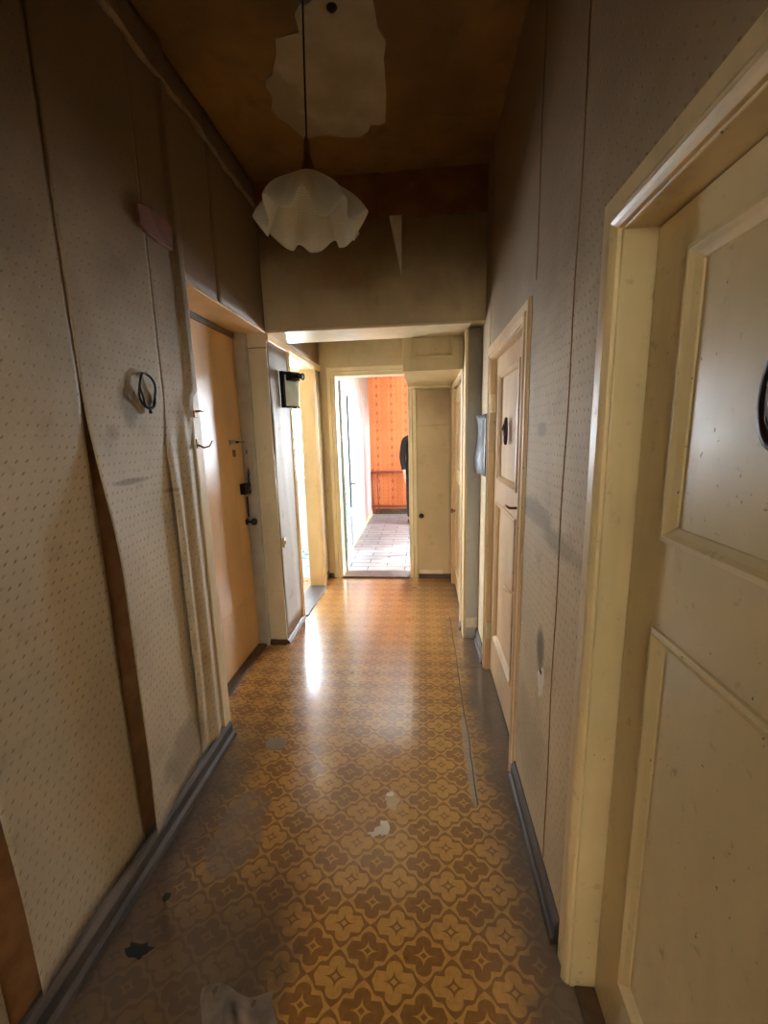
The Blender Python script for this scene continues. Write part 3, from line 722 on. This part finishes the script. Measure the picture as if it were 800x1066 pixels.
# plate fixture on the pier
t = thing('wall_fixture', 'pale framed plate with a black clamp on the pier by the bright kitchen doorway', 'fixture', (XL+.040, 3.08, 1.82)); t.rotation_euler = (0, 0, -.45)
boxes('backing_frame', [(0, .035, -.085, .075, -.125, .125)], DARKM, t, .004)
boxes('pale_plate', [(.035, .040, -.070, .060, -.112, .100)], plain('pale_blue_plate', (.55, .66, .68), .3), t, .002)
cl = boxes('black_clamp', [(.030, .085, -.06, .04, .06, .12)], DARKM, t, .006)
tube('clamp_arm', [(.08, -.01, .092), (.14, -.01, .085)], .018, DARKM, cl, 12)
tube('clamp_ring', [(.150+.014*math.cos(a), -.01, .082+.020*math.sin(a)) for a in [2*PI*k/14 for k in range(14)]], .005, DARKM, cl, 6, True)
tube('lower_hook', [(.035, -.02, -.118), (.055, -.02, -.128), (.06, -.02, -.145), (.075, -.02, -.140), (.082, -.02, -.12)], .004, DARKM, t)
t = thing('light_switch', 'small white switch low on the side of the pier by the kitchen doorway', 'switch', (XL+.004, 2.86, .75))
boxes('switch_plate', [(0, .010, -.022, .022, -.035, .035)], CREAM_L, t, .003)
boxes('switch_rocker', [(.010, .016, -.009, .009, -.014, .014)], STEEL, t, .002)

# ------------------------------------------------------------------ pendant lamp with ruffled shade
px, py = -.41, 1.72
t = thing('pendant_lamp', 'ruffled frosted glass pendant lamp hanging from the browned ceiling on a thin cord', 'lamp', (px, py, 0))
tube('cord', [(.012, 0, ZC-.004), (.006, 0, 2.8), (0, 0, 2.53)], .0035, DARKM, t, 8)
lathe('ceiling_rose', [(.040, ZC-.001), (.040, ZC-.010), (.022, ZC-.028), (.004, ZC-.034)], BASEB, t, c=(.012, 0, 0))
lathe('lamp_holder', [(.005, 2.56), (.010, 2.545), (.014, 2.49), (.024, 2.46), (.026, 2.415), (.020, 2.41)], BRICK, t)
N, K = 180, 26; bm = bmesh.new(); G = []
for j in range(K+1):
    s = j/K; row = []
    r0 = .022+.160*s**.78; z0 = 2.438-.045*s-.140*s**1.6
    am = sm(.15, 1.0, s)
    for i in range(N):
        a = 2*PI*i/N
        wv = math.cos(9*a+.35); wv2 = math.cos(4*a+1.0)
        fold = (math.copysign(abs(wv)**.75, wv))
        pk = ((1+wv)/2)**2; r = r0*(1+am*(.24*pk-.07+.04*wv2)); z = z0+am*(.050*pk-.010)+am*.010*wv2
        row.append(bm.verts.new((r*math.cos(a), r*math.sin(a), z)))
    G.append(row)
for j in range(K):
    for i in range(N): bm.faces.new((G[j][i], G[j][(i+1) % N], G[j+1][(i+1) % N], G[j+1][i]))
link_mesh('lamp_shade', bm, SHADE, t, smooth=True, solid=.003)
# ------------------------------------------------------------------ floor damage (parts of the floor)
def blob(name, cx_, cy__, rx, ry, mat, h=.0015, seed=0, n=22, parent=fl, rag=.35):
    rnd = random.Random(seed); bm = bmesh.new(); A, B = [], []
    for k in range(n):
        a = 2*PI*k/n; q = 1+(rnd.random()-.5)*rag
        A.append(bm.verts.new((cx_+rx*q*math.cos(a), cy__+ry*q*math.sin(a), h))); B.append(bm.verts.new((cx_+rx*q*math.cos(a)*1.03, cy__+ry*q*math.sin(a)*1.03, -.001)))
    bm.faces.new(A)
    for k in range(n): bm.faces.new((A[k], A[(k+1) % n], B[(k+1) % n], B[k]))
    return link_mesh(name, bm, mat, parent)
tag(blob('metal_patch', -.735, 1.79, .052, .042, plain('dull_grey_patch', (.20, .18, .15), .5), .002, 3, 26, rag=.14), 'dull grey round patch')
tag(blob('torn_spot', -.165, 1.365, .024, .030, PLASTER, .0012, 5, 16, rag=.9), 'white torn spot')
blob('torn_spot', -.195, 1.345, .020, .014, PLASTER, .0010, 9, 12, rag=.9)
blob('torn_spot', -.150, 1.53, .016, .012, PLASTER, .0010, 12, 12, rag=.9)
tag(blob('dark_hole', -.858, .927, .040, .020, plain('black_hole', (.008, .010, .008), .9), .0012, 8, 16, rag=.6), 'black worn hole')
blob('dark_hole', -.862, 1.075, .010, .016, plain('black_hole_small', (.010, .008, .006), .9), .0012, 2, 10, rag=.6)
# raised crumpled lino flap at the bottom edge
bm = bmesh.new(); G = []
for j in range(9):
    row = []
    for i in range(13):
        u, v = i/12, j/8
        edge = min(u, 1-u, v, 1-v)*4
        row.append(bm.verts.new((-.60+.20*u+.02*math.sin(v*5), .73+.13*v+.012*math.sin(u*7), .001+min(1, edge)*(.010+.012*math.sin(u*9+v*4)*math.sin(v*8+1)+.006*math.sin(u*23)))))
    G.append(row)
for j in range(8):
    for i in range(12): bm.faces.new((G[j][i], G[j][i+1], G[j+1][i+1], G[j+1][i]))
link_mesh('blistered_lino', bm, plain('grey_worn_lino', (.16, .13, .115), .35, var=.45), fl, smooth=True)

# ------------------------------------------------------------------ bedroom: heating pipes
t = thing('heating_pipes', 'orange painted heating pipe loop along the foot of the orange wall', 'radiator', (0, 0, 0))
PIPE = plain('orange_brown_pipe_paint', (.26, .06, .03), .45)
tube('pipe', [(-.95, 7.72, .80), (-.26, 7.72, .80), (-.225, 7.72, .765), (-.225, 7.72, .20), (-.26, 7.72, .165), (-.95, 7.72, .165)], .022, PIPE, t, 10)
for x in (-.92, -.83):
    tube('riser', [(x, 7.76, .02), (x, 7.76, .86)], .013, PIPE, t, 8)
boxes('bracket', [(-.62, -.60, 7.72, 7.815, .78, .83)], PIPE, t)
boxes('bracket', [(-.62, -.60, 7.72, 7.815, .15, .18)], PIPE, t)

# ------------------------------------------------------------------ person standing in the bedroom
def skin_chain(name, verts, edges, radii, mat, parent=None, sub=2, root=0):
    me = bpy.data.meshes.new(name); me.from_pydata([tuple(v) for v in verts], edges, []); me.materials.append(mat)
    o = bpy.data.objects.new(name, me); C.objects.link(o)
    if parent: o.parent = parent
    md = o.modifiers.new('skin', 'SKIN'); md.use_smooth_shade = True
    if not me.skin_vertices: me.skin_vertices.new()
    for i, r in enumerate(radii):
        sv = me.skin_vertices[0].data[i]; sv.radius = (r, r) if not isinstance(r, tuple) else r; sv.use_root = (i == root)
    s = o.modifiers.new('sub', 'SUBSURF'); s.levels = sub; s.render_levels = sub
    return o
SKIN = plain('skin', (.55, .32, .22), .55, var=.05)
COAT = plain('black_coat_cloth', (.012, .011, .013), .85, var=.3)
TROU = plain('dark_trouser_cloth', (.016, .016, .020), .85, var=.3)
HAIR = plain('dark_hair', (.02, .014, .01), .6)
p = thing('person', 'person in a dark coat and dark trousers standing half hidden behind the end doorway', 'person', (-.11, 7.0, 0))
V = [(0,0,.93),(0,0,1.10),(0,.01,1.27),(0,.01,1.40),(0,0,1.47),(0,-.005,1.55),(0,-.01,1.64)]
Rr = [(.15,.105),(.135,.10),(.155,.105),(.10,.075),(.05,.05),(.075,.085),(.055,.07)]
Ed = [(0,1),(1,2),(2,3),(3,4),(4,5),(5,6)]
for s in (-1, 1):
    k = len(V)
    V += [(s*.09,0,.86),(s*.10,-.01,.48),(s*.105,.01,.10),(s*.11,-.12,.035)]; Rr += [.085,.055,.038,.032]; Ed += [(0,k),(k,k+1),(k+1,k+2),(k+2,k+3)]
    k = len(V)
    V += [(s*.18,.01,1.38),(s*.22,.02,1.10),(s*.208,-.06,.88),(s*.21,-.08,.82)]; Rr += [.05,.038,.026,.022]; Ed += [(3,k),(k,k+1),(k+1,k+2),(k+2,k+3)]
    w = k+3
    for f, (dx, L) in enumerate(((-.026,.070),(-.009,.082),(.009,.076),(.025,.060))):
        q = len(V); V += [(s*.21+dx*.4,-.085+dx*.5,.78),(s*.205,-.09+dx,.78-L*.5),(s*.198,-.085+dx,.78-L)]; Rr += [.009,.0085,.007]; Ed += [(w,q),(q,q+1),(q+1,q+2)]
    q = len(V); V += [(s*.20,-.115,.80),(s*.195,-.128,.765)]; Rr += [.010,.008]; Ed += [(w,q),(q,q+1)]
skin_chain('body', V, Ed, Rr, SKIN, p)
# coat: torso shell with sleeves, ending above the knee
V = [(0,0,.74),(0,0,.93),(0,0,1.10),(0,.01,1.27),(0,.01,1.40),(0,0,1.45)]; Rr = [(.215,.145),(.20,.135),(.18,.125),(.18,.125),(.125,.09),(.062,.06)]
Ed = [(0,1),(1,2),(2,3),(3,4),(4,5)]
for s in (-1, 1):
    k = len(V); V += [(s*.185,.01,1.385),(s*.225,.02,1.10),(s*.210,-.055,.89)]; Rr += [.066,.054,.042]; Ed += [(4,k),(k,k+1),(k+1,k+2)]
skin_chain('coat', V, Ed, Rr, COAT, p)
for s in (-1, 1):
    skin_chain('trouser_leg', [(s*.08,0,.90),(s*.10,-.005,.50),(s*.105,.01,.09)], [(0,1),(1,2)], [.10,.075,.058], TROU, p, root=0)
    bm = bmesh.new()
    secs = [(.07,.040,.050),(.02,.044,.085),(-.06,.046,.060),(-.14,.044,.045),(-.185,.020,.03)]
    rg = [[bm.verts.new((s*.107+hw*math.cos(2*PI*q/12), yy, max(0.0, hh/2+hh/2*math.sin(2*PI*q/12)))) for q in range(12)] for yy, hw, hh in secs]
    for A, B in zip(rg, rg[1:]):
        for q in range(12): bm.faces.new((A[q], A[(q+1) % 12], B[(q+1) % 12], B[q]))
    bm.faces.new(rg[0]); bm.faces.new(rg[-1])
    link_mesh('shoe', bm, DARKM, p, smooth=True)
bm = bmesh.new(); bmesh.ops.create_uvsphere(bm, u_segments=24, v_segments=16, radius=1)
for v in bm.verts: v.co = Vector((v.co.x*.086, v.co.y*.103+.018, v.co.z*.105+1.638))
bmesh.ops.delete(bm, geom=[v for v in bm.verts if v.co.y < -.045 and v.co.z < 1.68], context='VERTS')
link_mesh('hair', bm, HAIR, p, smooth=True, solid=.006)
bm = bmesh.new()
bm.free(); EYE = plain('eye', (.1, .08, .07), .2)
for s in (-1, 1):
    bm = bmesh.new(); bmesh.ops.create_uvsphere(bm, u_segments=10, v_segments=8, radius=.012, matrix=Matrix.Translation((s*.031, -.083, 1.60))); link_mesh('eye', bm, EYE, p, smooth=True)
tube('nose', [(0, -.080, 1.605), (0, -.098, 1.572), (0, -.086, 1.562)], [.008, .013, .010], SKIN, p)
tube('mouth', [(-.022, -.083, 1.535), (0, -.090, 1.534), (.022, -.083, 1.535)], .005, plain('lips', (.42, .16, .13), .5), p)
for s in (-1, 1): tube('ear', [(s*.078, .0, 1.57), (s*.088, .008, 1.60), (s*.080, .0, 1.625)], [.008, .014, .010], SKIN, p)
p.rotation_euler = (0, 0, math.radians(12))

# ------------------------------------------------------------------ colour management
S.view_settings.view_transform = 'Standard'; S.view_settings.look = 'None'; S.view_settings.gamma = 1
S.view_settings.use_curve_mapping = False
S.view_settings.exposure = 0.95
S.cycles.use_denoising = True
S.cycles.max_bounces = 14; S.cycles.diffuse_bounces = 10; S.cycles.glossy_bounces = 5
S.cycles.transparent_max_bounces = 12; S.cycles.sample_clamp_indirect = 8; S.cycles.caustics_reflective = False
